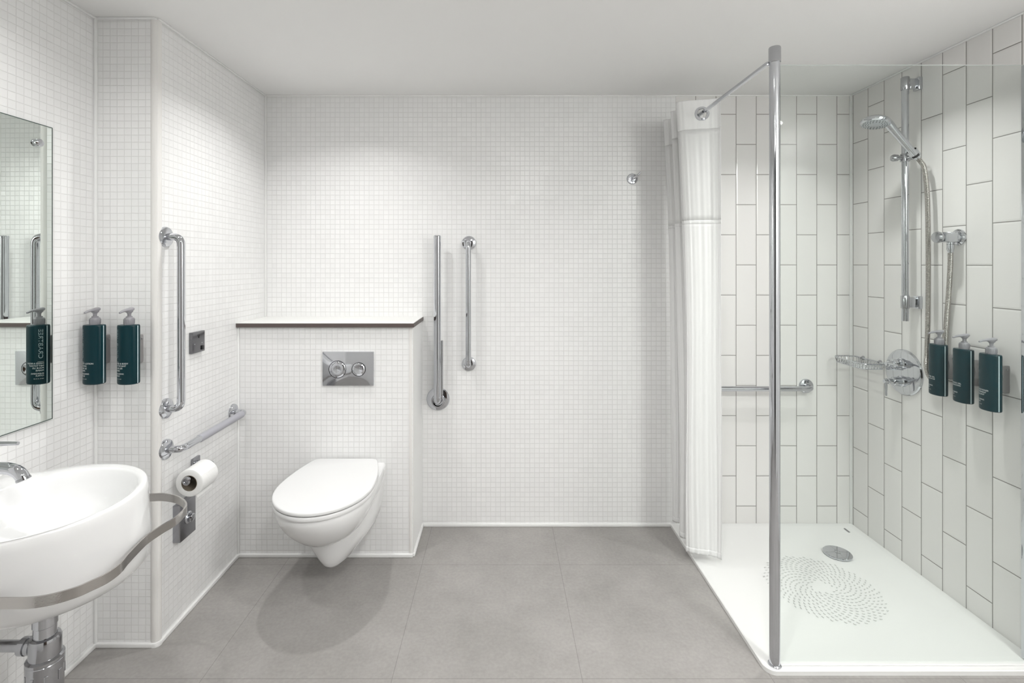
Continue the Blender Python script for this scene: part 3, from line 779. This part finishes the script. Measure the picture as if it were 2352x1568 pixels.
def zr(a, b, n): return [a + (b - a) * i / n for i in range(n + 1)]
def curtain_part(name, zs, m, thick=.0010, eyelet=None):
    o = obj(name, sheet(zs, eyelet), m, sc_, True, 80)
    s_ = o.modifiers.new("thick", 'SOLIDIFY'); s_.thickness = thick; s_.offset = 0
    return o
curtain_part("header", zr(1.912, 2.040, 32), M_curt, .0016, 1.979)
curtain_part("sheer_panel", zr(1.512, 1.914, 14), M_sheer)
g0 = curtain_part("lower_panel", zr(.052, 1.516, 50), M_curt)
curtain_part("snap_band", zr(1.500, 1.515, 3), M_curt, .0020)
curtain_part("hem", zr(.050, .075, 3), M_curt, .0016)
def ring_geo(c, nrm):
    g = G(); prof = [(.021, -.0045), (.0285, -.0045), (.0315, 0), (.0285, .0045), (.021, .0045), (.0195, 0), (.021, -.0045)]
    g.lathe(prof, c, nrm, 36, cap0=False, cap1=False); return g
for k in range(NP):
    q = min((k + .2 + .6 * i / 200 for i in range(201)), key=lambda v: abs(curtain_pt(v / NP, 1.979)[0] - .876)) / NP
    y = curtain_pt(q, 1.979)[1]
    a, b = Vector(curtain_pt(q - .03, 1.979)), Vector(curtain_pt(q + .03, 1.979)); d = (b - a).normalized()
    nrm = Vector((d.y, -d.x, 0))
    if nrm.y > 0: nrm = -nrm
    obj("curtain_ring", ring_geo((.876, y, 1.979), (nrm.x, nrm.y, 0)), M_chrome, sc_, True, 50)

# ------------------------------------------------------------------ riser rail, handset, hose
rr = thing("riser_rail", "chrome shower riser rail on the tiled right wall", "shower rail", (XR, 2.118, 1.10))
bx, by = 1.711, 2.118
g = G(); g.lathe([(.0125, 1.084), (.0132, 1.086), (.0132, 2.113), (.0125, 2.115)], (bx, by, 0), seg=28); obj("rail", g, M_chrome, rr, True, 60)
for zz in (2.0856, 1.163):
    g = G(); g.lathe([(.0145, -.026), (.0155, -.024), (.0155, .026), (.0145, .028)], (bx, by, zz), seg=28); obj("rail_clamp", g, M_chrome_d, rr, True, 50)
    g = G(); g.box((bx + .008, by - .008, zz - .022), (XR - .012, by + .008, zz + .022), bevel=.003); g.box((XR - .016, by - .0165, zz - .027), (XR, by + .0165, zz + .027), bevel=.003); obj("wall_mount", g, M_chrome, rr)
g = G(); g.lathe([(.0155, -.017), (.0175, -.015), (.0175, .015), (.0155, .017)], (bx, by, 1.774), seg=28)
obj("slider", g, M_chrome_d, rr, True, 50)
g = G(); g.lathe([(.009, 0), (.009, .015), (.0135, .017), (.0150, .032), (.012, .040), (.003, .0415)], (bx - .012, by, 1.774), (-1, .25, .02), 24); obj("slider_knob", g, M_chrome_d, rr, True, 50)
g = G(); g.tube([(bx, by - .012, 1.774), (bx - .002, by - .052, 1.776)], .011, 18); g.lathe([(.0165, -.016), (.0180, -.013), (.0195, .014), (.018, .017)], (1.6935, 2.052, 1.777), (-.66, -.05, .74), 24, cap0=False, cap1=False); obj("cradle", g, M_chrome, rr, True, 50)

hs = thing("shower_handset", "chrome hand shower head clipped to the riser rail", "shower head", (1.70, 2.045, 1.76))
ha, hb = Vector((1.7040, 2.046, 1.757)), Vector((1.578, 2.036, 1.893))
hd = (hb - ha).normalized()
g = G(); g.tube([ha, ha + hd * .012, ha + hd * .06, ha + hd * .12, ha + hd * .16, hb], [.0115, .0125, .0135, .0142, .0150, .0165], 22); obj("handle", g, M_chrome, hs, True, 60)
hc = Vector((1.527, 2.040, 1.902)); hn = Vector((-.20, -.12, -1)).normalized()
g = G(); g.lathe([(.046, .010), (.051, .007), (.0525, .001), (.050, -.006), (.040, -.014), (.022, -.019), (.002, -.021)], hc, hn, 44, cap0=False); 
g.tube(spline([hb - hd * .02, hb + hd * .012, hc - hn * .014 + Vector((.018, 0, 0)), hc - hn * .012], 4), [.0165] * 5 + [.0175] * 4 + [.016] * 4, 20)
obj("head", g, M_chrome, hs, True, 50)
M_face = simple("grey_spray_face", (.50, .53, .55), .3)
g = G(); g.lathe([(.0465, .0095), (.044, .0112), (.016, .0118), (.014, .0135), (.001, .0140)], hc, hn, 44)
o = obj("spray_face", g, M_face, hs, True, 40); o["label"] = "pale grey spray face with nozzles"
q = Vector((0, 0, 1)).rotation_difference(hn); g = G()
for ri, cnt in ((.040, 24), (.032, 18), (.024, 14)):
    for k in range(cnt):
        a = 2 * PI * k / cnt; g.lathe([(.0016, 0), (.0010, .0018)], hc + q @ Vector((ri * math.cos(a), ri * math.sin(a), .0112)), hn, 6)
obj("nozzle_field", g, M_dark, hs)
gm = Matrix.Translation(ha + hd * .012) @ Vector((0, 0, 1)).rotation_difference(hd).to_matrix().to_4x4()
g = G(); g.lathe([(.0132, -.002), (.0138, 0), (.0138, .005), (.0132, .007)], ha + hd * .012, hd, 22); o = obj("dark_collar", g, M_dark, hs, True, 50)

ho = thing("shower_hose", "ribbed metal shower hose looping from handset to wall outlet", "hose", (1.74, 2.0, .86))
hp = spline([ha + hd * .004, ha - hd * .018, (1.722, 2.036, 1.715), (1.728, 2.030, 1.63), (1.729, 2.026, 1.50), (1.7295, 2.025, 1.30), (1.729, 2.026, 1.10), (1.7285, 2.030, .97), (1.731, 2.035, .905), (1.735, 2.024, .868), (1.741, 2.000, .852),
             (1.7495, 1.978, .868), (1.755, 1.975, .91), (1.7565, 1.978, 1.00), (1.7565, 1.972, 1.10), (1.752, 1.957, 1.22), (1.7440, 1.942, 1.32), (1.7395, 1.936, 1.372)], 26)
# even spacing along the hose, ribs every 4 mm
acc = [0]
for i in range(1, len(hp)): acc.append(acc[-1] + (hp[i] - hp[i - 1]).length)
L = acc[-1]; step = .0014; N = int(L / step); pts = []; rad = []; j = 0
for i in range(N + 1):
    s_ = min(i * step, L)
    while j < len(acc) - 2 and acc[j + 1] < s_: j += 1
    f = (s_ - acc[j]) / max(acc[j + 1] - acc[j], 1e-9); pts.append(hp[j].lerp(hp[j + 1], f)); rad.append((.0076, .0091, .0091, .0089)[i % 4])
g = G(); g.tube(pts, rad, 12); obj("ribbed_sleeve", g, M_hose, ho, True, 40)
g = G(); g.lathe([(.0085, 0), (.0105, .010), (.0115, .014), (.0115, .034)], (1.7385, 1.9355, 1.368), (0, 0, 1), 20); obj("hose_nut", g, M_chrome, ho, True, 50)

ot = thing("hose_outlet", "chrome wall outlet elbow at the top of the shower hose", "wall outlet", (XR, 1.935, 1.428))
g = G(); g.lathe([(.031, 0), (.031, .006), (.026, .011), (.021, .012), (.021, .022)], (XR, 1.935, 1.428), (-1, 0, 0), 32); obj("flange", g, M_chrome, ot, True, 50)
g = G(); g.box((1.703, 1.915, 1.408), (1.755, 1.955, 1.448), bevel=.006, seg=3); obj("body", g, M_chrome, ot, True, 40)
g = G(); g.lathe([(.015, 0), (.015, .004), (.0205, .006), (.0225, .016), (.020, .024), (.008, .028), (.001, .0285)], (1.7045, 1.935, 1.428), (-1, 0, 0), 28); obj("knob", g, M_chrome_d, ot, True, 50)
g = G(); g.lathe([(.0115, .400 - .4), (.0115, .012)], (1.7385, 1.9355, 1.399), (0, 0, 1), 20); obj("spigot", g, M_chrome, ot, True, 50)

# ------------------------------------------------------------------ thermostatic valve
vy, vz = 2.197, .850
va = thing("shower_valve", "round chrome shower valve plate with two handles on the right wall", "shower valve", (XR, vy, vz))
g = G(); g.lathe([(.100, 0), (.100, .004), (.096, .009), (.085, .0115), (.001, .0125)], (XR, vy, vz), (-1, 0, 0), 64); obj("plate", g, M_chrome, va, True, 40)
for dz, nm in ((.038, "flow_knob"), (-.040, "temperature_knob")):
    g = G(); g.lathe([(.024, 0), (.024, .008), (.020, .012), (.0185, .040), (.0165, .043), (.0125, .044), (.012, .060), (.009, .063), (.001, .0635)], (XR - .011, vy, vz + dz), (-1, 0, 0), 32); k_ = obj(nm, g, M_chrome, va, True, 45)
    g = G()
    if dz < 0: g.tube([(1.690, vy, vz + dz + .012), (1.690, vy - .002, vz + dz - .062)], [.0055, .0045], 16); g.tube([(1.705, vy, vz + dz), (1.682, vy, vz + dz)], .008, 16)
    else: g.tube([(1.698, vy + .012, vz + dz), (1.698, vy - .062, vz + dz + .004)], [.0055, .0045], 16); g.tube([(1.708, vy, vz + dz), (1.690, vy, vz + dz)], .008, 16)
    obj("lever", g, M_chrome, k_, True, 60)

# ------------------------------------------------------------------ wire soap basket
zb_ = .867
sb = thing("soap_basket", "chrome wire soap basket fixed to the wall behind the shower valve", "soap basket", (XR, 2.40, .845))
top = [(1.764, 2.300), (1.752, 2.285), (1.668, 2.285), (1.652, 2.305), (1.652, 2.472), (1.668, 2.496), (1.752, 2.496), (1.764, 2.48)]
def loop(pts, z, k=1.0):
    cx_, cy_ = 1.708, 2.39
    return [Vector((cx_ + (x - cx_) * k, cy_ + (y - cy_) * k, z)) for x, y in pts]
def poly(pts, step=.012):
    out = []
    for i in range(len(pts)):
        a, b = pts[i], pts[(i + 1) % len(pts)]; n = max(1, int((b - a).length / step))
        out += [a.lerp(b, j / n) for j in range(n)]
    return out
T = poly(loop(top, zb_)); B = poly(loop(top, zb_ - .024, .93))
g = G(); g.tube(T, .0031, 10, closed=True); obj("top_rim", g, M_chrome, sb, True, 70)
g = G(); g.tube(B, .0018, 8, closed=True)
for i, p in enumerate(T):
    if i % 1 == 0:
        qx = 1.708 + (p.x - 1.708) * .93; qy = 2.39 + (p.y - 2.39) * .93
        g.tube([p, (qx, qy, zb_ - .024)], .0012, 6)
for k in range(1, 8):
    x = 1.656 + (1.760 - 1.656) * k / 8; g.tube([(x, 2.295, zb_ - .024), (x, 2.487, zb_ - .024)], .0013, 6)
for k in range(1, 4):
    y = 2.295 + .192 * k / 4; g.tube([(1.658, y, zb_ - .0255), (1.758, y, zb_ - .0255)], .0014, 6)
obj("wire_cage", g, M_chrome, sb, True, 70)
for yy in (2.335, 2.445):
    g = G(); g.lathe([(.010, 0), (.010, .004), (.005, .006), (.005, .012)], (XR, yy, zb_), (-1, 0, 0), 18); obj("wall_fixing", g, M_chrome_d, sb, True, 50)

# ------------------------------------------------------------------ lights: ceiling downlights, plus unseen fill lamps added for brightness
def lamp(x, y, power, size=.026, spread=150, col=(1, .997, .985)):
    l = bpy.data.lights.new("downlight_or_fill", 'AREA'); l.shape = 'DISK'; l.size = size * 2; l.energy = power; l.color = col; l.spread = math.radians(spread)
    o = bpy.data.objects.new("downlight_or_fill", l); COL.objects.link(o); o.location = (x, y, ZC - .004); return o
lamp(-.69, 1.97, 3.4, spread=134)
lamp(-1.0, 1.05, 3.2)
lamp(1.30, 1.90, 3.0, spread=125)
lamp(.35, .99, 4.6)
lamp(1.55, .17, 19, spread=178, size=.17)  # added fill out of view, washes the rear wall to brighten the room
lamp(.22, .14, 9.5, spread=178, size=.10)  # second added fill near the door, lightens the dark band beside the curtain
lamp(.15, -.70, 2)  # unseen corridor lamp, added as weak fill through the doorway
w = bpy.data.worlds.new("World"); S.world = w; w.use_nodes = True
w.node_tree.nodes["Background"].inputs[0].default_value = (.9, .92, 1, 1); w.node_tree.nodes["Background"].inputs[1].default_value = 0.05

# ------------------------------------------------------------------ camera
cam = bpy.data.cameras.new("Camera"); co = bpy.data.objects.new("Camera", cam); COL.objects.link(co)
co.location = (0, 0, 1.325); co.rotation_euler = (PI / 2, 0, 0)
cam.sensor_width = 36; cam.lens = 1150 / 2352 * 36; cam.shift_x = (1176 - 1150) / 2352; cam.shift_y = -(784 - 606) / 2352; cam.clip_start = .02
S.camera = co
S.view_settings.view_transform = 'Standard'; S.view_settings.look = 'None'; S.view_settings.gamma = 1; S.view_settings.use_curve_mapping = False
S.view_settings.exposure = 0.37
